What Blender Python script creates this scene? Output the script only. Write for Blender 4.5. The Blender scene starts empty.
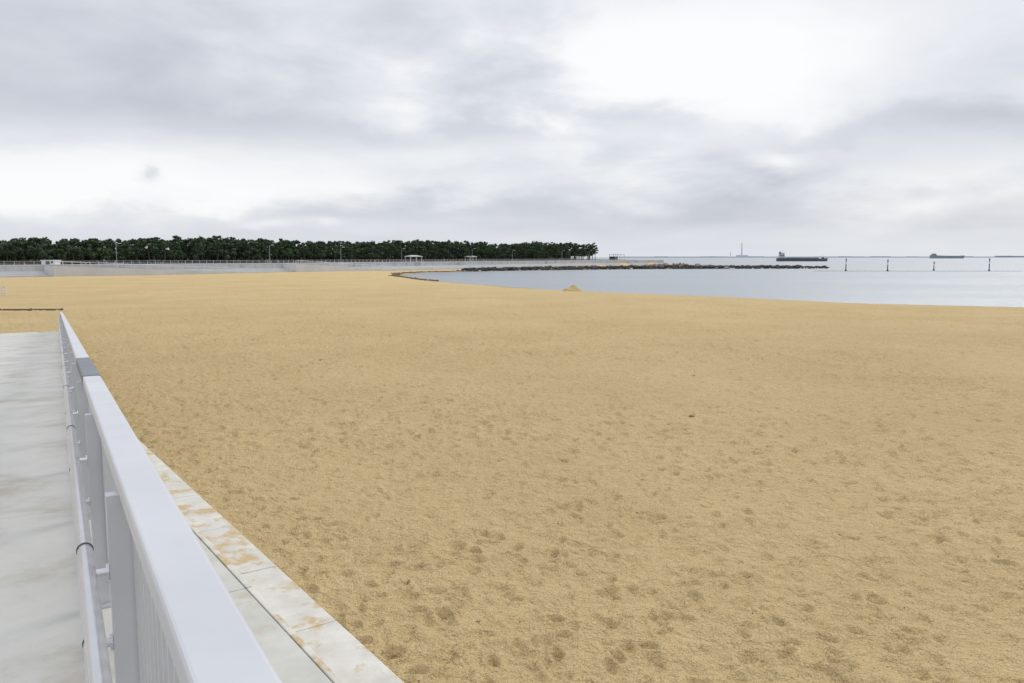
import bpy, bmesh, math, random
import numpy as np
from mathutils import Vector, Matrix
random.seed(7); rng=np.random.default_rng(11)
sc=bpy.context.scene
COL=sc.collection
CAMZ=4.3; WZ=-0.9

# ---------------------------------------------------------------- helpers
def link(o): COL.objects.link(o); return o
def obj_from(name,verts,faces,mats,midx=None,smooth=False,parent=None):
    me=bpy.data.meshes.new(name)
    me.from_pydata([tuple(v) for v in verts],[],[tuple(f) for f in faces])
    for m in (mats if isinstance(mats,(list,tuple)) else [mats]): me.materials.append(m)
    if midx is not None: me.polygons.foreach_set('material_index',list(midx))
    if smooth: me.polygons.foreach_set('use_smooth',[True]*len(me.polygons))
    me.update()
    o=link(bpy.data.objects.new(name,me))
    if parent: o.parent=parent
    return o
def empty(name,loc=(0,0,0)):
    e=link(bpy.data.objects.new(name,None)); e.location=loc; return e
class MB:
    def __init__(s): s.v=[];s.f=[];s.m=[]
    def box(s,x0,x1,y0,y1,z0,z1,m=0,fn=None):
        b=len(s.v)
        P=[(x0,y0,z0),(x1,y0,z0),(x1,y1,z0),(x0,y1,z0),(x0,y0,z1),(x1,y0,z1),(x1,y1,z1),(x0,y1,z1)]
        if fn: P=[fn(*p) for p in P]
        s.v+=P
        s.f+=[tuple(b+i for i in q) for q in ((0,3,2,1),(4,5,6,7),(0,1,5,4),(1,2,6,5),(2,3,7,6),(3,0,4,7))]
        s.m+=[m]*6
    def cyl(s,p0,p1,r0,r1=None,seg=12,m=0,fn=None):
        r1=r0 if r1 is None else r1
        p0=Vector(p0);p1=Vector(p1);d=(p1-p0).normalized()
        a=d.orthogonal().normalized();c=d.cross(a)
        b=len(s.v)
        for p,r in((p0,r0),(p1,r1)):
            for i in range(seg):
                t=2*math.pi*i/seg
                q=p+a*math.cos(t)*r+c*math.sin(t)*r
                s.v.append(fn(*q) if fn else tuple(q))
        for i in range(seg):
            j=(i+1)%seg
            s.f.append((b+i,b+j,b+seg+j,b+seg+i)); s.m.append(m)
        s.f.append(tuple(b+i for i in reversed(range(seg)))); s.m.append(m)
        s.f.append(tuple(b+seg+i for i in range(seg))); s.m.append(m)
    def sweep(s,prof,stations,m=0,fn=None):
        b=len(s.v);k=len(prof)
        for st in stations:
            for (n,z) in prof:
                s.v.append(fn(st,n,z) if fn else (st,n,z))
        for i in range(len(stations)-1):
            for j in range(k):
                j2=(j+1)%k
                s.f.append((b+i*k+j,b+i*k+j2,b+(i+1)*k+j2,b+(i+1)*k+j)); s.m.append(m)
        s.f.append(tuple(b+j for j in reversed(range(k)))); s.m.append(m)
        s.f.append(tuple(b+(len(stations)-1)*k+j for j in range(k))); s.m.append(m)
    def rock(s,c,r,m=0,sq=0.7):
        bm=bmesh.new(); bmesh.ops.create_icosphere(bm,subdivisions=1,radius=1)
        b=len(s.v); R=Matrix.Rotation(random.random()*6.28,3,'Z')@Matrix.Rotation(random.random()*2,3,'X')
        sx,sy,sz=random.uniform(.7,1.3),random.uniform(.7,1.2),random.uniform(.6,1)
        for v in bm.verts:
            p=R@Vector((v.co.x*sx,v.co.y*sy,v.co.z*sz)); p*=random.uniform(.78,1.15)*r
            s.v.append((c[0]+p.x,c[1]+p.y,c[2]+p.z*sq))
        for f in bm.faces: s.f.append(tuple(b+v.index for v in f.verts)); s.m.append(m)
        bm.free()
    def make(s,name,mats,smooth=False,parent=None,bevel=0):
        o=obj_from(name,s.v,s.f,mats,s.m,smooth,parent)
        bm=bmesh.new();bm.from_mesh(o.data);bmesh.ops.recalc_face_normals(bm,faces=bm.faces);bm.to_mesh(o.data);bm.free()
        if bevel:
            md=o.modifiers.new('b','BEVEL');md.width=bevel;md.segments=2;md.limit_method='ANGLE'
        return o

# ---------------------------------------------------------------- materials
def nt(mat):
    mat.use_nodes=True; return mat.node_tree.nodes,mat.node_tree.links
def mat_noise(name,c1,c2,scale=5,rough=.8,metal=0,detail=3,bump=0,bscale=None,bdist=.01,c3=None,s3=.3,t3=.55,w3=.08):
    m=bpy.data.materials.new(name);N,L=nt(m);P=N['Principled BSDF']
    g=N.new('ShaderNodeNewGeometry')
    n=N.new('ShaderNodeTexNoise');n.inputs['Scale'].default_value=scale;n.inputs['Detail'].default_value=detail;n.inputs['Roughness'].default_value=.6
    L.new(g.outputs['Position'],n.inputs['Vector'])
    r=N.new('ShaderNodeMapRange');r.inputs['From Min'].default_value=.3;r.inputs['From Max'].default_value=.7
    L.new(n.outputs['Fac'],r.inputs['Value'])
    mx=N.new('ShaderNodeMix');mx.data_type='RGBA';L.new(r.outputs[0],mx.inputs['Factor'])
    mx.inputs['A'].default_value=(*c1,1);mx.inputs['B'].default_value=(*c2,1)
    out=mx.outputs['Result']
    if c3:
        n3=N.new('ShaderNodeTexNoise');n3.inputs['Scale'].default_value=s3;n3.inputs['Detail'].default_value=7;n3.inputs['Roughness'].default_value=.68
        L.new(g.outputs['Position'],n3.inputs['Vector'])
        r3=N.new('ShaderNodeMapRange');r3.inputs['From Min'].default_value=t3;r3.inputs['From Max'].default_value=t3+w3
        L.new(n3.outputs['Fac'],r3.inputs['Value'])
        m3=N.new('ShaderNodeMix');m3.data_type='RGBA';L.new(r3.outputs[0],m3.inputs['Factor'])
        L.new(out,m3.inputs['A']);m3.inputs['B'].default_value=(*c3,1);out=m3.outputs['Result']
    L.new(out,P.inputs['Base Color'])
    P.inputs['Roughness'].default_value=rough;P.inputs['Metallic'].default_value=metal
    if bump:
        nb=N.new('ShaderNodeTexNoise');nb.inputs['Scale'].default_value=bscale or scale*4;nb.inputs['Detail'].default_value=3
        L.new(g.outputs['Position'],nb.inputs['Vector'])
        b=N.new('ShaderNodeBump');b.inputs['Strength'].default_value=bump;b.inputs['Distance'].default_value=bdist
        L.new(nb.outputs['Fac'],b.inputs['Height']);L.new(b.outputs[0],P.inputs['Normal'])
    return m
SAND1=(.64,.475,.24);SAND2=(.55,.40,.19)
def mat_sand():
    m=bpy.data.materials.new('sand');N,L=nt(m);P=N['Principled BSDF'];P.inputs['Roughness'].default_value=.95
    P.inputs['Specular IOR Level'].default_value=.1
    g=N.new('ShaderNodeNewGeometry')
    def noise(s,d=5,r=.55):
        n=N.new('ShaderNodeTexNoise');n.inputs['Scale'].default_value=s;n.inputs['Detail'].default_value=d;n.inputs['Roughness'].default_value=r
        L.new(g.outputs['Position'],n.inputs['Vector']);return n.outputs['Fac']
    def rng_(v,a,b,c=0,d=1):
        r=N.new('ShaderNodeMapRange');r.inputs['From Min'].default_value=a;r.inputs['From Max'].default_value=b
        r.inputs['To Min'].default_value=c;r.inputs['To Max'].default_value=d;L.new(v,r.inputs['Value']);return r.outputs[0]
    def mix(f,a,b,bt='MIX'):
        x=N.new('ShaderNodeMix');x.data_type='RGBA';x.blend_type=bt
        if isinstance(f,float): x.inputs['Factor'].default_value=f
        else: L.new(f,x.inputs['Factor'])
        for k,q in(('A',a),('B',b)):
            if isinstance(q,tuple): x.inputs[k].default_value=(*q,1)
            else: L.new(q,x.inputs[k])
        return x.outputs['Result']
    c=mix(rng_(noise(.11,6,.68),.38,.62),SAND1,SAND2)
    c=mix(rng_(noise(5.5,4,.76),.50,.68,0,.42),c,(.36,.245,.11))
    c=mix(rng_(noise(70,2,.7),.42,.60,0,.6),c,(.74,.59,.34))
    c=mix(rng_(noise(36,2,.7),.57,.67,0,.6),c,(.25,.17,.08))
    sx=N.new('ShaderNodeSeparateXYZ');L.new(g.outputs['Position'],sx.inputs[0])
    c=mix(rng_(sx.outputs['Z'],-.70,-.86,0,.6),c,(.28,.21,.125))
    L.new(c,P.inputs['Base Color'])
    h=noise(4.2,5,.70)
    b=N.new('ShaderNodeBump');b.inputs['Strength'].default_value=1.;b.inputs['Distance'].default_value=.27
    L.new(h,b.inputs['Height']);L.new(b.outputs[0],P.inputs['Normal'])
    return m
M_sand=mat_sand()
M_conc=mat_noise('ramp_concrete',(.56,.555,.52),(.45,.445,.415),1.1,.9,detail=6,bump=.4,bscale=60,bdist=.004,c3=(.40,.365,.295),s3=1.1,t3=.52,w3=.16)
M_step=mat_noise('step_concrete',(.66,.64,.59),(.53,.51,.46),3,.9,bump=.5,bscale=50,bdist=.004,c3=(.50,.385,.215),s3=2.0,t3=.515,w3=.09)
M_step2=mat_noise('step_concrete_clean',(.58,.57,.53),(.49,.485,.445),3,.9,bump=.3,bscale=50,bdist=.004,c3=(.46,.40,.30),s3=1.4,t3=.55,w3=.15)
M_rail=mat_noise('aluminium_light',(.64,.65,.67),(.56,.57,.60),1.8,.40,.3,detail=6)
M_pipe=mat_noise('stainless_pipe',(.70,.71,.74),(.62,.63,.66),3,.25,.6)
M_dark=mat_noise('rubber_dark',(.05,.05,.055),(.07,.07,.075),6,.6)
M_joint=mat_noise('joint_cover_grey',(.15,.16,.18),(.20,.21,.23),4,.5,.3)
M_wall=mat_noise('seawall_concrete',(.52,.53,.53),(.42,.43,.43),.35,.9,c3=(.34,.34,.33),s3=.12,t3=.54)
M_wall2=mat_noise('seawall_pale',(.60,.61,.62),(.52,.53,.54),.3,.85)
M_white=mat_noise('white_paint',(.70,.70,.70),(.62,.62,.63),2,.5)
M_rock=mat_noise('rock_dark',(.085,.078,.075),(.035,.034,.036),1.2,.9)
M_tan=mat_noise('rock_tan',(.42,.33,.25),(.24,.20,.165),1.0,.9)
M_brownst=mat_noise('shore_stones',(.20,.13,.07),(.12,.08,.05),2.0,.9)
M_bark=mat_noise('pine_bark',(.08,.06,.045),(.05,.04,.035),2,.95)
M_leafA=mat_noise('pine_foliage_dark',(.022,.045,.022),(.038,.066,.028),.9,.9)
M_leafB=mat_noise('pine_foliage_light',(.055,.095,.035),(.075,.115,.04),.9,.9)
M_hull=mat_noise('ship_hull',(.075,.09,.10),(.10,.115,.125),.05,.7)
M_hull2=mat_noise('ship_red_boot',(.12,.10,.10),(.10,.09,.09),.1,.7)
M_super=mat_noise('ship_white',(.62,.64,.66),(.55,.57,.60),.2,.6)
M_deck=mat_noise('ship_deck',(.14,.17,.15),(.20,.21,.20),.1,.8)
M_glass=mat_noise('window_dark',(.03,.04,.05),(.04,.05,.06),1,.2)
M_haze=mat_noise('far_coast_hazed',(.36,.43,.52),(.30,.37,.46),.004,1)  # coast colour with aerial haze painted into it
M_haze2=mat_noise('far_ship_hazed',(.22,.27,.33),(.27,.32,.38),.02,1)  # whole distant ship tinted blue-grey, haze put into the base colour
M_haze3=mat_noise('far_chimney_hazed',(.60,.65,.73),(.58,.63,.71),.02,1)  # pale tone is atmospheric haze mixed into the chimney colour
M_wood=mat_noise('timber_edge',(.10,.075,.05),(.15,.11,.07),3,.9)
M_soil=mat_noise('grove_soil',(.10,.10,.06),(.06,.07,.04),.3,1)
M_metalpole=mat_noise('lamp_pole',(.35,.36,.38),(.30,.31,.33),1,.5,.4)
M_weed=mat_noise('beach_litter',(.06,.045,.03),(.12,.08,.05),20,.9)

# ---------------------------------------------------------------- noise (numpy)
def hsh(ix,iy,k=0):
    a=(ix.astype(np.int64)*374761393+iy.astype(np.int64)*668265263+k*1442695041)&0x7fffffff
    a=((a^(a>>13))*1274126177)&0x7fffffff
    a=a^(a>>16)
    return (a&0xffffff)/float(0xffffff)
def vnoise(x,y,k=0):
    ix=np.floor(x);iy=np.floor(y);fx=x-ix;fy=y-iy
    fx=fx*fx*(3-2*fx);fy=fy*fy*(3-2*fy)
    a=hsh(ix,iy,k);b=hsh(ix+1,iy,k);c=hsh(ix,iy+1,k);d=hsh(ix+1,iy+1,k)
    return (a*(1-fx)+b*fx)*(1-fy)+(c*(1-fx)+d*fx)*fy-.5
def pits(x,y,cell,rad,k):
    out=np.zeros_like(x);ix=np.floor(x/cell);iy=np.floor(y/cell)
    for dx in(-1,0,1):
        for dy in(-1,0,1):
            jx=ix+dx;jy=iy+dy
            cx=(jx+hsh(jx,jy,k))*cell;cy=(jy+hsh(jx,jy,k+1))*cell
            an=hsh(jx,jy,k+2)*3.1416;w=hsh(jx,jy,k+3)
            ux=(x-cx)*np.cos(an)+(y-cy)*np.sin(an);uy=-(x-cx)*np.sin(an)+(y-cy)*np.cos(an)
            q=(ux/(rad*1.5))**2+(uy/(rad*.8))**2
            out+=(-np.exp(-q)+.5*np.exp(-(np.sqrt(q)-1.6)**2*3))*w
    return out

# ---------------------------------------------------------------- terrain
sea=[(9000,-2500),(400,-20),(150,52),(90,73),(53.5,83),(38.4,90),(25,107),(13.2,119),(4.6,130),(-8,154),(-19.8,181),(-28,208),(-32,238),(-27.6,268),(-12,297),(20,325),(58,350),(88,362),(106,385),(114,425),(108,480),(95,600),(85,1500),(75,12000),(9000,12000)]
wall=[(-900,-60),(-260,95),(-111,172),(-66,229),(-45,268),(-25,305),(3,352),(46,420),(86,455)]
back=[(92,500),(80,600),(70,1500),(60,12000)]
grove=wall+back+[(-9000,12000),(-9000,-60)]
def sdist(X,Y,poly,lines):
    d=np.full(X.shape,1e9)
    for i in range(len(lines)-1):
        ax,ay=lines[i];bx,by=lines[i+1]
        vx,vy=bx-ax,by-ay
        t=np.clip(((X-ax)*vx+(Y-ay)*vy)/(vx*vx+vy*vy),0,1)
        d=np.minimum(d,np.hypot(X-ax-t*vx,Y-ay-t*vy))
    ins=np.zeros(X.shape,bool);n=len(poly)
    for i in range(n):
        x1,y1=poly[i];x2,y2=poly[(i+1)%n]
        if y1==y2: continue
        c=((y1>Y)!=(y2>Y))&(X<(x2-x1)*(Y-y1)/(y2-y1)+x1)
        ins^=c
    return np.where(ins,d,-d)
def height(X,Y,fine=True):
    ds=-sdist(X,Y,sea,sea[:-1])
    wob=vnoise(X/9,Y/9,3)*2.0
    t=np.clip((ds+wob*.6)/26,0,1)
    z=WZ+.9*(t*(2-t))
    z=np.where(ds<0,WZ+np.clip(ds*.06,-6,0)-.02,z)
    R=np.hypot(X,Y)
    z+=np.where(ds>4,1,np.clip(ds/4,0,1))*(vnoise(X/22,Y/22,5)*.22+vnoise(X/7,Y/7,6)*.07)
    if fine:
        f=np.clip((130-R)/60,0,1)*np.clip(ds/6,0,1)*(.7+.9*np.clip(vnoise(X/5,Y/5,14)+vnoise(X/1.9,Y/1.9,15)*.6+.5,0,1))
        z+=f*(pits(X,Y,.34,.072,20)*.062+pits(X+5,Y+3,.60,.105,40)*.052+vnoise(X/1.1,Y/1.1,7)*.07+vnoise(X/.42,Y/.42,8)*.045+vnoise(X/.18,Y/.18,9)*.026)
    dw=sdist(X,Y,grove,wall+back)
    k=np.clip((dw-1.5)/3,0,1)
    z=z*(1-k)+k*2.35
    return z
fa=np.linspace(math.radians(-40),math.radians(40),680)
ba=np.linspace(math.radians(40),math.radians(320),150)[1:-1]
ang=np.concatenate([fa,ba]);na=len(ang)
r=[.4];
while r[-1]<5: r.append(r[-1]*1.25)
r[-1]=5.
while r[-1]<50: r.append(r[-1]*1.0048)
while r[-1]<9000: r.append(r[-1]*(1.0052+min(.03,(r[-1]-45)/5000.)+ .006))
r=np.array(r)
A,R=np.meshgrid(ang,r)
X=R*np.sin(A);Y=R*np.cos(A)
Z=height(X,Y)
nr=len(r)
V=np.stack([X.ravel(),Y.ravel(),Z.ravel()],1)
I=np.arange(nr-1)[:,None]*na;J=np.arange(na)[None,:];J2=(J+1)%na
F=np.stack([I+J,I+J2,I+na+J2,I+na+J],-1).reshape(-1,4)[:,::-1]
me=bpy.data.meshes.new('sand_beach')
me.vertices.add(len(V));me.vertices.foreach_set('co',V.ravel())
me.loops.add(F.size);me.loops.foreach_set('vertex_index',F.ravel().astype(np.int32))
me.polygons.add(len(F));me.polygons.foreach_set('loop_start',np.arange(0,F.size,4,dtype=np.int32))
me.polygons.foreach_set('use_smooth',np.ones(len(F),bool))
me.materials.append(M_sand);me.materials.append(M_soil)
zc=Z.ravel()[F].mean(1)
me.polygons.foreach_set('material_index',(zc>2.0).astype(np.int32))
me.update(calc_edges=True)
link(bpy.data.objects.new('sand_beach',me))
print('terrain',nr,na)

def hz(x,y): return float(height(np.array([float(x)]),np.array([float(y)]),False)[0])

# ---------------------------------------------------------------- water
m=bpy.data.materials.new('sea_water');N,L=nt(m);P=N['Principled BSDF']
P.inputs['Base Color'].default_value=(.23,.265,.295,1);P.inputs['Roughness'].default_value=.3;P.inputs['IOR'].default_value=1.33
g=N.new('ShaderNodeNewGeometry');mp=N.new('ShaderNodeMapping');mp.inputs['Scale'].default_value=(.5,1.3,1);mp.inputs['Rotation'].default_value=(0,0,.25)
L.new(g.outputs['Position'],mp.inputs[0])
a=N.new('ShaderNodeTexNoise');a.inputs['Scale'].default_value=.7;a.inputs['Detail'].default_value=5;a.inputs['Roughness'].default_value=.7;L.new(mp.outputs[0],a.inputs['Vector'])
b2=N.new('ShaderNodeTexNoise');b2.inputs['Scale'].default_value=.03;b2.inputs['Detail'].default_value=3;L.new(mp.outputs[0],b2.inputs['Vector'])
mr=N.new('ShaderNodeMapRange');mr.inputs['From Min'].default_value=.35;mr.inputs['From Max'].default_value=.65;mr.inputs['To Min'].default_value=.45;mr.inputs['To Max'].default_value=.85
L.new(b2.outputs[0],mr.inputs['Value'])
bp=N.new('ShaderNodeBump');bp.inputs['Distance'].default_value=.28;L.new(mr.outputs[0],bp.inputs['Strength']);L.new(a.outputs[0],bp.inputs['Height']);L.new(bp.outputs[0],P.inputs['Normal'])
obj_from('sea_water',[(-12000,-12000,WZ),(12000,-12000,WZ),(12000,14000,WZ),(-12000,14000,WZ)],[(0,1,2,3)],m)

# ---------------------------------------------------------------- ramp + railing
SX,SY=-.4964,.8681;NX,NY=.8681,.4964
RZ=CAMZ-1.62
def gz(s): return RZ-.05*max(s,-3.0)
def rf(s,n,h): return (n*NX+s*SX, n*NY+s*SY, gz(s)+h)
LEN=53.0
mb=MB();s=-8.0
while s<LEN-.1:
    e=min(s+5.0,LEN)
    if s<-3<e: e=-3.0
    mb.box(s+.003,e-.003,-3.6,.32,-.16,0,0,rf);s=e
ramp=mb.make('concrete_ramp',[M_conc],bevel=.004)
mb=MB()
for (a0,a1) in((-8,-3),(-3,LEN)):
    b=len(mb.v)
    for s in(a0,a1):
        for n in(-3.55,.27):
            p=rf(s,n,-.165);mb.v.append(p);mb.v.append((p[0],p[1],-.8))
    mb.f+=[(b,b+2,b+6,b+4),(b+1,b+5,b+7,b+3),(b,b+4,b+5,b+1),(b+2,b+3,b+7,b+6),(b,b+1,b+3,b+2),(b+4,b+6,b+7,b+5)];mb.m+=[0]*6
mb.make('retaining_wall_body',[M_conc],parent=ramp)

rail=empty('metal_railing')
NC=.182
def rr(c,w,z0,z1,r=.012,seg=3):
    pts=[]
    for (cx,cz,a) in((c+w-r,z0+r,-90),(c+w-r,z1-r,0),(c-w+r,z1-r,90),(c-w+r,z0+r,180)):
        for i in range(seg+1):
            t=math.radians(a+90*i/seg);pts.append((cx+r*math.cos(t),cz+r*math.sin(t)))
    return pts
T=MB();top=1.10
segs=[];x=-7.5
while x<LEN-1: segs.append((x,min(x+4,LEN-.6)));x+=4
for (a0,a1) in segs:
    st=[a0+.0015]+([-3.0] if a0<-3<a1 else [])+[a1-.0015]
    T.sweep(rr(NC+.004,.056,top-.062,top,.010),st,0,rf)
T.sweep(rr(NC+.004,.0585,top-.066,top+.004,.010),[6.3,8.4],1,rf)
T.make('top_rail',[M_rail,M_joint],parent=rail)
B=MB()
st=[-7.5,-3,LEN-.6]
B.sweep(rr(NC,.02,.10,.135,.004,1),st,0,rf)
B.sweep(rr(NC,.02,top-.115,top-.075,.004,1),st,0,rf)
x=-7.4
while x<LEN-.65:
    B.box(x,x+.022,NC-.019,NC+.019,.136,top-.116,0,rf);x+=.11
B.make('balusters',[M_rail],parent=rail)
Q=MB();x=-7.35
while x<LEN-.5:
    Q.box(x-.03,x+.03,NC-.085,NC+.03,.0,top-.063,0,rf)
    Q.box(x-.07,x+.07,NC-.11,NC+.065,.0005,.014,0,rf)
    for hh in(.80,.575):
        Q.cyl((x,.035,hh-.005),(x,NC-.087,hh-.005),.014,seg=12,m=1,fn=rf)
        Q.cyl((x,NC-.094,hh-.005),(x,NC-.086,hh-.005),.026,seg=12,m=1,fn=rf)
    x+=2.0
Q.make('posts',[M_rail,M_pipe],parent=rail)
W=MB()
for hh in(.80,.575):
    pr=[(.038+.0235*math.cos(t),hh+.0235*math.sin(t)) for t in np.linspace(0,2*math.pi,20,endpoint=False)]
    W.sweep(pr,[-7.5,-3,LEN-.7],0,rf)
W.make('handrail_pipes',[M_pipe],smooth=True,parent=rail)
W=MB()
x=-5.85
while x<LEN-1:
    for hh,of in((.80,0),(.575,-.25)):
        W.cyl((x+of,.038,hh),(x+of+.010,.038,hh),.0258,seg=20,fn=rf)
    x+=2.92
W.make('pipe_joint_rings',[M_dark],parent=rail)
W=MB()
W.cyl((LEN-.7,.038,.80),(LEN-.7,.038,.575),.0195,fn=rf)
W.make('handrail_end',[M_pipe],parent=rail)

# ---------------------------------------------------------------- concrete steps beside the ramp
EX,EY=-.582,.813;MX,MY=.813,.582
def ef(a,b,z): return (a*EX+b*MX,a*EY+b*MY,z)
stp=empty('concrete_steps')
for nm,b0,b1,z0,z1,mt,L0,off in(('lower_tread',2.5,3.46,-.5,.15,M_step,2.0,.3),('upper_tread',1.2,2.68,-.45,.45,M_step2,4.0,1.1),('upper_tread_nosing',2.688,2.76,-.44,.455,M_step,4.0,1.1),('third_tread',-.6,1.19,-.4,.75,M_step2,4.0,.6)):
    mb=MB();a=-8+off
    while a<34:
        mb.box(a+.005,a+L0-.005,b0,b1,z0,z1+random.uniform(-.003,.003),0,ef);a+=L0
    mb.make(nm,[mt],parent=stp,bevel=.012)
# ---------------------------------------------------------------- timber edge + small white barrier
mb=MB()
for i in range(12):
    x0=-36-i*2.4;y0=63.8-i*.12
    mb.box(x0-2.38,x0,y0-.06,y0+.06,-.2,.16)
    mb.box(x0-.1,x0,y0-.16,y0-.065,-.2,.22)
mb.make('timber_edging',[M_wood],bevel=.01)
mb=MB()
for i in range(5):
    x0=-55.9-i*1.8
    mb.box(x0-.05,x0+.05,87.98,88.08,-.2,1.05)
    if i<4:
        for zz in(.3,.6,.95): mb.box(x0-1.75,x0-.05,88.0,88.06,zz-.06,zz+.06)
mb.make('white_guard_rail',[M_white])

# ---------------------------------------------------------------- seawall
def polyoff(pl,d):
    out=[]
    for i,p in enumerate(pl):
        a=pl[max(i-1,0)];b=pl[min(i+1,len(pl)-1)]
        tx,ty=b[0]-a[0],b[1]-a[1];l=math.hypot(tx,ty)
        out.append((p[0]-ty/l*d,p[1]+tx/l*d))
    return out
def strip(mb,pl,o0,o1,z0,z1,m=0):
    A_=polyoff(pl,o0);B_=polyoff(pl,o1);b=len(mb.v)
    for p,q in zip(A_,B_): mb.v+=[(p[0],p[1],z0),(q[0],q[1],z0),(q[0],q[1],z1),(p[0],p[1],z1)]
    n=len(A_)
    for i in range(n-1):
        for j in range(4):
            j2=(j+1)%4
            mb.f.append((b+i*4+j,b+i*4+j2,b+(i+1)*4+j2,b+(i+1)*4+j));mb.m.append(m)
    mb.f.append((b,b+1,b+2,b+3));mb.m.append(m);e=b+(n-1)*4;mb.f.append((e+3,e+2,e+1,e));mb.m.append(m)
sw=empty('seawall')
wl=wall[1:]
mb=MB()
strip(mb,wl,-4.6,-3.0,-1.5,.35);strip(mb,wl,-3.0,-1.6,-1.5,.75);strip(mb,wl,-1.6,-.4,-1.5,1.15)
mb.make('wall_steps',[M_wall2],parent=sw)
mb=MB();strip(mb,wl,-.4,.35,-1.5,2.4)
mb.make('wall_face',[M_wall],parent=sw)
mb=MB();strip(mb,wl,-.48,.42,2.403,2.62);strip(mb,wl,.42,7,2.1,2.45)
mb.make('coping_and_promenade',[M_wall2],parent=sw)
mb=MB()
for i in range(len(wl)-1):
    a=Vector(wl[i]);b=Vector(wl[i+1]);d=b-a;l=d.length;d/=l;n=Vector((-d.y,d.x));k=0
    while k<l:
        p=a+d*k
        def f(x,y,z,p=p,d=d,n=n): q=p+d*x+n*y;return(q.x,q.y,z)
        if int(k/8)!=int((k-2)/8) : mb.box(-.12,.12,-.52,-.405,1.153,2.4,1,f)
        mb.box(-.025,.025,1.0,1.06,2.45,3.4,0,f)
        e=min(k+2,l)-k
        for zz in(2.95,3.35): mb.box(0,e,1.01,1.05,zz-.025,zz+.025,0,f)
        k+=2
mb.make('seawall_rail_and_ribs',[M_white,M_wall],parent=sw)
mb=MB()
def rampw(a,b,m=0):
    a=Vector(a);b=Vector(b);d=(b-a);l=d.length;d/=l;n=Vector((d.y,-d.x))
    bb=len(mb.v)
    for (k,z) in((0,2.38),(l,.15)):
        for w in(.5,5.6):
            q=a+d*k+n*w;mb.v+=[(q.x,q.y,-1),(q.x,q.y,z)]
    mb.f+=[(bb,bb+1,bb+3,bb+2),(bb+4,bb+6,bb+7,bb+5),(bb,bb+4,bb+5,bb+1),(bb+2,bb+3,bb+7,bb+6),(bb+1,bb+5,bb+7,bb+3),(bb,bb+2,bb+6,bb+4)];mb.m+=[m]*6
    for z0 in(1.0,):
        q0=a+n*5.5;q1=a+d*l+n*5.5
        mb.cyl((q0.x,q0.y,2.38+z0),(q1.x,q1.y,.15+z0),.05,m=1,seg=6)
        k=0
        while k<l:
            q=a+d*k+n*5.5;z=2.38-2.23*k/l;mb.cyl((q.x,q.y,z),(q.x,q.y,z+1),.04,m=1,seg=6);k+=2
rampw((-66,229),(-45,268))
rampw((-105,179),(-74,219))
mb.make('beach_access_ramps',[M_wall2,M_white],parent=sw)

# ---------------------------------------------------------------- pine grove (one mass)
def along(pl,t):
    L_=[math.dist(pl[i],pl[i+1]) for i in range(len(pl)-1)];T_=t
    for i,l in enumerate(L_):
        if T_<=l or i==len(L_)-1:
            f=T_/l;a,b=pl[i],pl[i+1];return(a[0]+(b[0]-a[0])*f,a[1]+(b[1]-a[1])*f,-(b[1]-a[1])/l,(b[0]-a[0])/l)
        T_-=l
gl=[(-260,95),(-111,172),(-66,229),(-45,268),(-25,305),(3,352),(46,420),(55,430)]
tot=sum(math.dist(gl[i],gl[i+1]) for i in range(len(gl)-1))
tv=[];tf=[];tm=[];vb=0
TR=MB()
for row,off in enumerate((10,14,18.5,24,30)):
    t=random.uniform(0,3)
    while t<tot:
        px,py,nx,ny=along(gl,t)
        o=off+random.uniform(-1.8,1.8)
        x=px+nx*o+random.uniform(-1,1);y=py+ny*o
        H=random.uniform(5.3,6.6)+.5*math.sin(t*.06)+.3*math.sin(t*.17+2)+row*.15+max(0,t-150)/(tot-150)*2.7
        if random.random()<.06:H*=1.1
        z0=2.3
        lean=random.uniform(-.6,.6);lean2=random.uniform(-.6,.6)
        if py>110:
            TR.cyl((x,y,z0-.1),(x+lean,y+lean2,z0+H*.55),.2,.12,seg=6)
            TR.cyl((x+lean,y+lean2,z0+H*.55),(x+lean*1.3,y+lean2,z0+H*.9),.12,.03,seg=5)
            if row<2:
              for q in range(3):
                aa=random.random()*6.28;zb=z0+H*random.uniform(.3,.55)
                TR.cyl((x+lean*.8,y+lean2*.8,zb),(x+lean+math.cos(aa)*1.5,y+lean2+math.sin(aa)*1.5,zb+H*.15),.07,.03,seg=4)
        w=random.uniform(2.0,2.9)
        far=py<110
        ncl=13 if not far else 7
        for c in range(ncl):
            u=random.random()**.85;hh=z0+H*(.27+.68*u)
            rad=w*(1.05-.65*u**1.8)*math.sqrt(random.random());aa=random.random()*6.283
            cx,cy=x+lean+math.cos(aa)*rad,y+lean2+math.sin(aa)*rad
            cr=random.uniform(.6,1.05)*(1.1-.3*u)
            k=40 if row<3 else 24
            D=rng.normal(size=(k,3));D/=np.linalg.norm(D,axis=1)[:,None]
            C=np.array([cx,cy,hh])+D*np.array([cr,cr,cr*.6])*rng.uniform(.35,1.1,(k,1))
            E1=rng.normal(size=(k,3));E1/=np.linalg.norm(E1,axis=1)[:,None];E2=np.cross(D,E1);E2/=np.linalg.norm(E2,axis=1)[:,None]+1e-6
            sz=rng.uniform(.16,.34,(k,1))
            T3=np.stack([C+E1*sz*1.2,C-E1*sz*.6+E2*sz,C-E1*sz*.6-E2*sz],1).reshape(-1,3)
            tv.append(T3);tf.append(np.arange(k*3).reshape(-1,3)+vb);vb+=k*3
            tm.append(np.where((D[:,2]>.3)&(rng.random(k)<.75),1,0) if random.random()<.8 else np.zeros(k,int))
        t+=random.uniform(2.4,3.8)
tv=np.concatenate(tv);tf=np.concatenate(tf);tm=np.concatenate(tm)
nb=len(tv)
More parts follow.
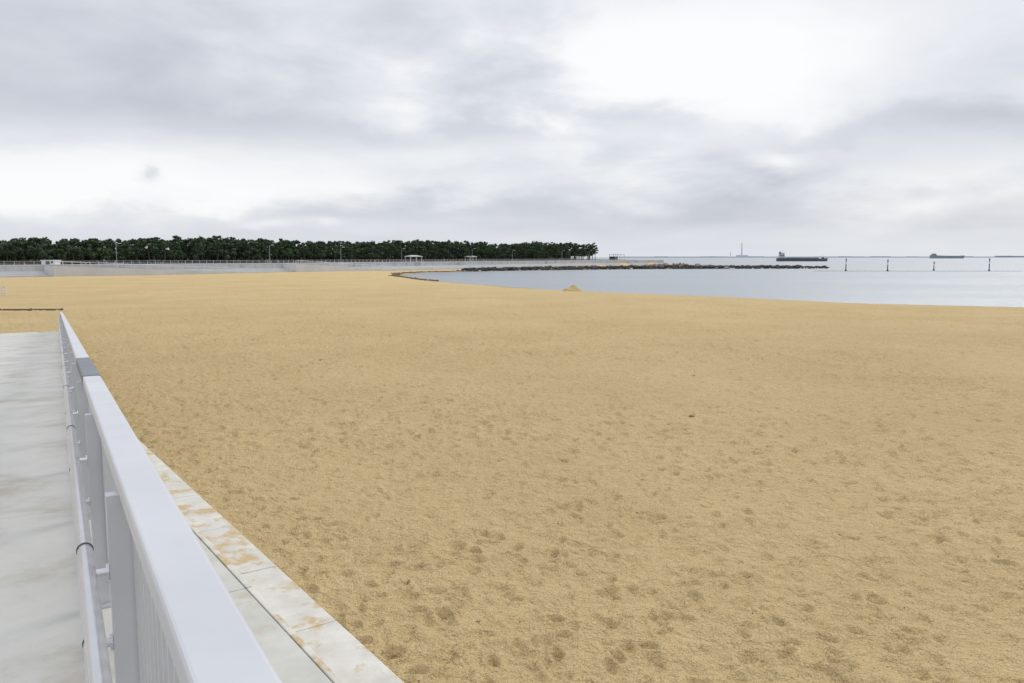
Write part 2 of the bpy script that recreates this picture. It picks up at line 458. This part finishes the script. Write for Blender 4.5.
me=bpy.data.meshes.new('pine_foliage');me.vertices.add(nb);me.vertices.foreach_set('co',tv.ravel())
me.loops.add(tf.size);me.loops.foreach_set('vertex_index',tf.ravel().astype(np.int32))
me.polygons.add(len(tf));me.polygons.foreach_set('loop_start',np.arange(0,tf.size,3,dtype=np.int32));
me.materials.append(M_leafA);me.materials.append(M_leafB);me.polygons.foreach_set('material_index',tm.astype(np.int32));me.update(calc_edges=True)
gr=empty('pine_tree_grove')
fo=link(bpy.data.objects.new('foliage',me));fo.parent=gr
TR.make('trunks',[M_bark],parent=gr)
print('leaf tris',len(tf))
hv=[];hf=[];hb=0
for i in range(5600):
    t=random.uniform(60,tot);px,py,nx,ny=along(gl,t);o=random.uniform(26,36)
    h=random.uniform(.1,3.6);k=8
    C=np.array([px+nx*o,py+ny*o,2.3+h])+rng.normal(size=(k,3))*.5
    E1=rng.normal(size=(k,3))*.4;E2=rng.normal(size=(k,3))*.4
    hv.append(np.stack([C,C+E1,C+E2],1).reshape(-1,3));hf.append(np.arange(k*3).reshape(-1,3)+hb);hb+=k*3
hv=np.concatenate(hv);hf=np.concatenate(hf)
obj_from('undergrowth',hv.tolist(),hf.tolist(),[M_leafA],parent=gr)

# ---------------------------------------------------------------- street lamps
def lamp(x,y,z,H=6.0):
    mb=MB();mb.cyl((0,0,0),(0,0,H),.09,.05,seg=8);mb.cyl((0,0,0),(0,0,.35),.16,.14,seg=8)
    mb.cyl((0,0,H-.05),(.9,-.3,H+.15),.04,.035,seg=6)
    mb.box(.7,1.35,-.42,-.15,H+.1,H+.22,1)
    o=mb.make('street_lamp',[M_metalpole,M_white]);o.location=(x,y,z)
for t in(166,196,240,272,305,352,384,430,460):
    px,py,nx,ny=along(wl,t);lamp(px+nx*5,py+ny*5,2.45,random.uniform(4.6,5.2))

# ---------------------------------------------------------------- rest shelter
def shelter(x,y,z,w=6,dp=4,h=2.6,rot=0):
    e=empty('rest_shelter',(x,y,z));e.rotation_euler=(0,0,rot)
    mb=MB()
    for sx in(-w/2+.3,0,w/2-.3):
        for sy in(-dp/2+.3,dp/2-.3): mb.box(sx-.1,sx+.1,sy-.1,sy+.1,0,h)
    mb.box(-w/2+.5,w/2-.5,dp/2-.4,dp/2-.28,0,h*.7,1)
    mb.box(-w/2+.8,w/2-.8,-.25,.25,.4,.48)
    mb.make('columns_and_bench',[M_wall,M_bark],parent=e)
    v=[(-w/2,-dp/2,h),(w/2,-dp/2,h),(w/2,dp/2,h),(-w/2,dp/2,h),(-w/2,-dp/2,h+.2),(w/2,-dp/2,h+.2),(w/2,dp/2,h+.2),(-w/2,dp/2,h+.2),(-w/5,0,h+.6),(w/5,0,h+.6)]
    f=[(0,3,2,1),(0,1,5,4),(1,2,6,5),(2,3,7,6),(3,0,4,7),(4,5,9,8),(5,6,9),(6,7,8,9),(7,4,8)]
    obj_from('roof',v,f,[M_wall],parent=e)
shelter(-36,293,2.45,7,3,1.9,1.0)
shelter(-17,330,2.45,5,3,1.8,1.0)
shelter(57,436,2.45,8,5,3.0,.8)
e=empty('beach_kiosk',(-106,184,2.45))
mb=MB();mb.box(-1.5,1.5,-1.2,1.2,0,1.0);mb.box(-1.7,1.7,-1.4,1.4,1.003,1.15);mb.box(-.5,.4,-1.24,-1.203,0,.9,1);mb.box(.7,1.3,-1.24,-1.203,.4,.9,1)
mb.make('kiosk_body',[M_white,M_glass],parent=e)

# ---------------------------------------------------------------- rocks
mb=MB()
gp=[(-17,288),(-10,298),(4,311),(20,324),(40,338),(60,350),(100,357),(142,361)]
L_=sum(math.dist(gp[i],gp[i+1]) for i in range(len(gp)-1));t=0
while t<L_:
    px,py,nx,ny=along(gp,t)
    big=min(1,.8+t/L_*.5)
    if t>L_-12: big*=.75
    for q in range(5):
        o=random.gauss(0,1.4)
        mb.rock((px+nx*o,py+ny*o,WZ+.15+max(0,.95*big*(1-abs(o)/2.8))+random.uniform(-.15,.25)),random.uniform(.4,1.0)*big)
    t+=random.uniform(.5,.85)
mb.make('rock_groyne',[M_rock])
mb=MB()
for i in range(230):
    t=random.random();cx=56+t*40;cy=357+t*6+random.gauss(0,4)
    hh=1.9*math.sin(math.pi*min(1,t*1.05+.02))**.7
    mb.rock((cx,cy,WZ+.3+random.random()*hh),random.uniform(.5,1.2))
mb.make('tan_rock_pile',[M_tan])
mb=MB()
sp=[(-16,172),(-22,184),(-30.5,208),(-34.5,238),(-30,270),(-17,291)]
L_=sum(math.dist(sp[i],sp[i+1]) for i in range(len(sp)-1));t=0
while t<L_:
    px,py,nx,ny=along(sp,t)
    for q in range(2):
        o=random.gauss(0,.5);x,y=px+nx*o,py+ny*o
        mb.rock((x,y,hz(x,y)+.08),random.uniform(.15,.42))
    t+=random.uniform(.3,.7)
mb.make('shore_stones',[M_brownst])

# ---------------------------------------------------------------- sand mound
def mound(x,y,R,H):
    n=40;v=[];f=[]
    for i in range(n):
        for j in range(n):
            a=(i/(n-1)-.5)*2.6*R;b=(j/(n-1)-.5)*2.6*R
            q=math.hypot(a,b*1.1)/R
            z=H*max(0,1-q)**.7*(1+.25*math.sin(a*3+b*2))+ (.05*random.random() if q<1 else 0)-.03
            v.append((a,b,z))
    for i in range(n-1):
        for j in range(n-1): f.append((i*n+j,(i+1)*n+j,(i+1)*n+j+1,i*n+j+1))
    o=obj_from('sand_mound',v,f,[M_sand],smooth=True);o.location=(x,y,hz(x,y))
mound(8.2,109,1.4,.85)

# ---------------------------------------------------------------- beach litter (one mass)
mb=MB()
def gzz(x,y): return float(height(np.array([x]),np.array([y]))[0])
for (x,y,r_) in((4.95,21.5,.09),(6.7,29,.08),(-1.35,10.0,.04),(-.4,8.9,.03),(-8,33,.07),(5.1,12,.02),(9,18,.03),(2.5,15,.03)):
    for q in range(7):
        a=random.random()*6.28;d=random.random()*r_
        p=(x+math.cos(a)*d,y+math.sin(a)*d);z=gzz(*p)
        l=r_*random.uniform(.6,1.6);b=random.random()*3.14
        mb.cyl((p[0],p[1],z+.01),(p[0]+math.cos(b)*l,p[1]+math.sin(b)*l,z+.01+r_*random.uniform(0,.5)),r_*.09,r_*.05,seg=5)
for i in range(130):
    rr_=7*math.exp(random.random()*2.0);aa=math.radians(random.uniform(-25,36));x,y=rr_*math.sin(aa),rr_*math.cos(aa)
    mb.rock((x,y,gzz(x,y)+.001),random.uniform(.005,.013)*(1+rr_/60))
mb.make('beach_litter',[M_weed])

# ---------------------------------------------------------------- marker poles and float line
def marker(x,y,H):
    mb=MB();mb.cyl((0,0,-4),(0,0,H*.62),.17,seg=8,m=0);mb.cyl((0,0,H*.62),(0,0,H*.8),.19,seg=8,m=1);mb.cyl((0,0,H*.8),(0,0,H),.17,seg=8,m=0)
    mb.cyl((0,0,H),(0,0,H+.5),.34,.02,seg=8,m=0);mb.cyl((0,0,-.1),(0,0,.5),.4,.3,seg=10,m=0)
    o=mb.make('channel_marker_pole',[M_rock,M_white]);o.location=(x,y,WZ)
marker(124,297,4.2);marker(139.5,297,3.8);marker(179,300,4.3);marker(163,309,3.0)
mb=MB();x=112.
while x<330:
    y=296+3*math.sin(x*.03);mb.rock((x,y,WZ+.06),.2);
    x2=x+2.2;y2=296+3*math.sin(x2*.03);mb.cyl((x,y,WZ+.03),(x2,y2,WZ+.03),.05,seg=5);x=x2
mb.make('float_line',[M_rock])

# ---------------------------------------------------------------- ships
def ship(name,x,y,L_,B_,D_,mats,rot=0,scale=1):
    e=empty(name,(x,y,WZ));e.rotation_euler=(0,0,rot)
    st=[(-.5,.62,.9),(-.46,.9,.55),(-.35,1,0),(.25,1,0),(.38,.8,0),(.46,.42,0),(.5,.06,.1)]
    v=[];f=[];fm=[]
    for k,(t,w,kz) in enumerate(st):
        X_=t*L_;hb=B_/2*w
        sheer=D_*(1+.35*max(0,t-.3)/.2+(.35 if t<-.33 else 0))
        rake=L_*.025 if k==len(st)-1 else (L_*.01 if k==len(st)-2 else 0)
        v+=[(X_,0,-1.5),(X_,-hb*.8,-1.0+kz),(X_,-hb*.93,.35),(X_+rake,-hb,sheer),(X_+rake,hb,sheer),(X_,hb*.93,.35),(X_,hb*.8,-1.0+kz)]
    n=7
    for k in range(len(st)-1):
        for j in range(n):
            j2=(j+1)%n;f.append((k*n+j,(k+1)*n+j,(k+1)*n+j2,k*n+j2));fm.append(3 if j==3 else(1 if j in(1,5,0,6) else 0))
    f.append(tuple(range(n))[::-1]);fm.append(0);f.append(tuple((len(st)-1)*n+j for j in range(n)));fm.append(0)
    obj_from('hull',v,f,mats,fm,parent=e)
    mb=MB();a=-L_*.47
    w=B_*.4
    dz=D_*1.3
    mb.box(a,a+L_*.13,-w,w,dz,dz+2.4,2);mb.box(a+L_*.015,a+L_*.115,-w*.85,w*.85,dz+2.4,dz+4.6,2);mb.box(a+L_*.05,a+L_*.11,-w,w,dz+4.6,dz+6.6,2)
    for q in range(5): mb.box(a+L_*.11+.0,a+L_*.11+.06,-w+.3+q*w*.38,-w+.3+q*w*.38+w*.25,dz+5.3,dz+6.1,4)
    for lev in(.9,3.0):
        for q in range(6): mb.box(a+L_*.018+q*L_*.016,a+L_*.018+q*L_*.016+.6,-w-.05,-w*.84,dz+lev,dz+lev+.7,4)
    mb.cyl((a+L_*.03,0,dz+4),(a+L_*.03,0,dz+8),1.0,.8,m=0);mb.cyl((a+L_*.08,0,dz+6.6),(a+L_*.08,0,dz+10.5),.2,.08,m=2,seg=6)
    mb.cyl((a+L_*.08,-1.6,dz+9),(a+L_*.08,1.6,dz+9),.1,m=2,seg=6)
    mb.box(-L_*.31,L_*.33,-B_*.36,B_*.36,D_*.95,D_+1.1,3)
    for q in range(8): mb.box(-L_*.305+q*L_*.079,-L_*.305+q*L_*.079+L_*.072,-B_*.34,B_*.34,D_+1.103,D_+1.45,3)
    mb.cyl((L_*.42,0,D_*1.2),(L_*.42,0,D_*1.2+5),.22,.1,m=2,seg=6);mb.box(L_*.40,L_*.44,-1.2,1.2,D_*1.15,D_*1.15+1.3,0)
    mb.make('superstructure',mats,parent=e)
    return e
mt=[M_hull,M_hull2,M_super,M_deck,M_glass]
ship('cargo_ship',348,962,58,10,2.9,mt,rot=-.12)
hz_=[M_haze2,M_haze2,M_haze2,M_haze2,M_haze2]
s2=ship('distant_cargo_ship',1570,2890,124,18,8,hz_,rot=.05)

# ---------------------------------------------------------------- far coast
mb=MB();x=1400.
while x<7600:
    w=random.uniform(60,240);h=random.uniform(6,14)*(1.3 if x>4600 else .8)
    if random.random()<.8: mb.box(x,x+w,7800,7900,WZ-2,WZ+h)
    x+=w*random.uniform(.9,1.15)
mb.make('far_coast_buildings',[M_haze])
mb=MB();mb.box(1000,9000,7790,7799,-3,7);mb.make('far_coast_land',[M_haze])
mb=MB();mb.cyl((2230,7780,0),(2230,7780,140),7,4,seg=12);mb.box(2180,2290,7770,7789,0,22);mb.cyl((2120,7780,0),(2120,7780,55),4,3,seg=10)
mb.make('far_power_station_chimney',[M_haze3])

# ---------------------------------------------------------------- world
w=bpy.data.worlds.new('World');sc.world=w;w.use_nodes=True
N=w.node_tree.nodes;L=w.node_tree.links;N.clear()
def val(q,inp):
    if isinstance(q,(int,float)): inp.default_value=q
    elif isinstance(q,tuple): inp.default_value=(*q,1) if len(q)==3 and inp.type=='RGBA' else q
    else: L.new(q,inp)
def M(op,a,b=0.,c=0.,clamp=False):
    n=N.new('ShaderNodeMath');n.operation=op;n.use_clamp=clamp
    val(a,n.inputs[0]);val(b,n.inputs[1]);val(c,n.inputs[2]);return n.outputs[0]
def MR(v,a,b,c=0.,d=1.,smooth=True):
    n=N.new('ShaderNodeMapRange');n.interpolation_type='SMOOTHSTEP' if smooth else 'LINEAR'
    val(v,n.inputs['Value']);n.inputs['From Min'].default_value=a;n.inputs['From Max'].default_value=b;n.inputs['To Min'].default_value=c;n.inputs['To Max'].default_value=d;return n.outputs[0]
def MIX(f,a,b):
    n=N.new('ShaderNodeMix');n.data_type='RGBA';val(f,n.inputs['Factor']);val(a,n.inputs['A']);val(b,n.inputs['B']);return n.outputs['Result']
tc=N.new('ShaderNodeTexCoord');sp_=N.new('ShaderNodeSeparateXYZ');L.new(tc.outputs['Generated'],sp_.inputs[0])
x,y,z=sp_.outputs
zc=M('MAXIMUM',z,0.);inv=M('DIVIDE',1.,M('ADD',zc,.11))
cb=N.new('ShaderNodeCombineXYZ');L.new(M('MULTIPLY',x,inv),cb.inputs[0]);L.new(M('MULTIPLY',y,inv),cb.inputs[1])
def NO(vec,s,d,r,dist=0.):
    n=N.new('ShaderNodeTexNoise');L.new(vec,n.inputs['Vector']);n.inputs['Scale'].default_value=s;n.inputs['Detail'].default_value=d;n.inputs['Roughness'].default_value=r;n.inputs['Distortion'].default_value=dist;return n.outputs['Fac']
n1=NO(cb.outputs[0],.6,6,.5,.4)
mp=N.new('ShaderNodeMapping');mp.inputs['Scale'].default_value=(2.2,2.2,5.5);L.new(tc.outputs['Generated'],mp.inputs[0])
n3=NO(mp.outputs[0],2.5,7,.54,.2)
wx=M('ADD',x,M('MULTIPLY',M('SUBTRACT',n3,.5),.45));wz=M('ADD',zc,M('MULTIPLY',M('SUBTRACT',n3,.5),.13))
def blob(x0,z0,a,b,sx=None,sz=None):
    dx=M('DIVIDE',M('SUBTRACT',sx or wx,x0),a);dz=M('DIVIDE',M('SUBTRACT',sz or wz,z0),b)
    return M('EXPONENT',M('MULTIPLY',M('ADD',M('MULTIPLY',dx,dx),M('MULTIPLY',dz,dz)),-1.))
br=M('ADD',.525,M('ADD',M('MULTIPLY',M('SUBTRACT',n1,.5),.62),M('MULTIPLY',M('SUBTRACT',n3,.5),.85)))
for (x0,z0,a,b,k) in((.22,.22,.19,.075,.60),(-.47,.082,.26,.034,.42),(-.12,.075,.16,.02,.12),(-.05,.12,.3,.03,.12),(-.36,.20,.28,.06,-.15),(.47,.135,.18,.018,-.30),(.25,.050,.26,.028,-.24),(-.15,.045,.4,.015,-.10),(-.1,.155,.28,.014,-.14),(.55,.24,.12,.05,.12),(-.45,.15,.16,.02,-.10)):
    br=M('ADD',br,M('MULTIPLY',blob(x0,z0,a,b),k))
lx=M('ADD',x,M('MULTIPLY',M('SUBTRACT',n3,.5),.12));lz=M('ADD',zc,M('MULTIPLY',M('SUBTRACT',n3,.5),.05))
for (x0,z0,a,b,k) in((-.408,.092,.012,.010,-.42),(.467,.075,.022,.007,-.2),(-.30,.035,.03,.006,.25),(-.24,.037,.02,.005,.2),(.30,.105,.03,.012,.3)):
    br=M('ADD',br,M('MULTIPLY',blob(x0,z0,a,b,lx,lz),k))
cr=N.new('ShaderNodeValToRGB');L.new(br,cr.inputs[0]);E=cr.color_ramp.elements
E[0].position=.10;E[0].color=(.52,.55,.62,1);E[1].position=.93;E[1].color=(.99,.99,1,1)
for p,c in((.40,(.665,.69,.755)),(.60,(.79,.81,.855)),(.78,(.93,.94,.955))):
    q=E.new(p);q.color=(*c,1)
hzf=MR(zc,0.,.055,.75,0.)
col=MIX(hzf,cr.outputs[0],(.70,.75,.82))
gain=MR(zc,.3,.85,1.,1.5)
bg=N.new('ShaderNodeBackground');L.new(col,bg.inputs[0]);L.new(gain,bg.inputs[1])
sky=N.new('ShaderNodeTexSky');sky.sky_type='NISHITA';sky.sun_disc=False;SE,SR=math.radians(38),math.radians(35)
sky.sun_elevation=SE;sky.sun_rotation=SR
bs=N.new('ShaderNodeBackground');L.new(sky.outputs[0],bs.inputs[0]);bs.inputs[1].default_value=.1
mxs=N.new('ShaderNodeMixShader');mxs.inputs[0].default_value=.95;L.new(bs.outputs[0],mxs.inputs[1]);L.new(bg.outputs[0],mxs.inputs[2])
wo=N.new('ShaderNodeOutputWorld');L.new(mxs.outputs[0],wo.inputs[0])
ld=bpy.data.lights.new('sun','SUN');ld.energy=1.5;ld.angle=math.radians(24);ld.color=(1,.97,.92)
lo=link(bpy.data.objects.new('sun',ld))
sd=Vector((math.sin(SR)*math.cos(SE),math.cos(SR)*math.cos(SE),math.sin(SE)))
lo.rotation_euler=sd.to_track_quat('Z','Y').to_euler()

# ---------------------------------------------------------------- camera
cd=bpy.data.cameras.new('camera');cd.lens=28.0;cd.sensor_width=36;cd.clip_start=.05;cd.clip_end=30000
co=link(bpy.data.objects.new('camera',cd));co.location=(0,0,CAMZ);co.rotation_euler=(math.radians(90-6.06),0,0)
sc.camera=co
sc.view_settings.view_transform='Standard';sc.view_settings.look='None';sc.view_settings.exposure=0
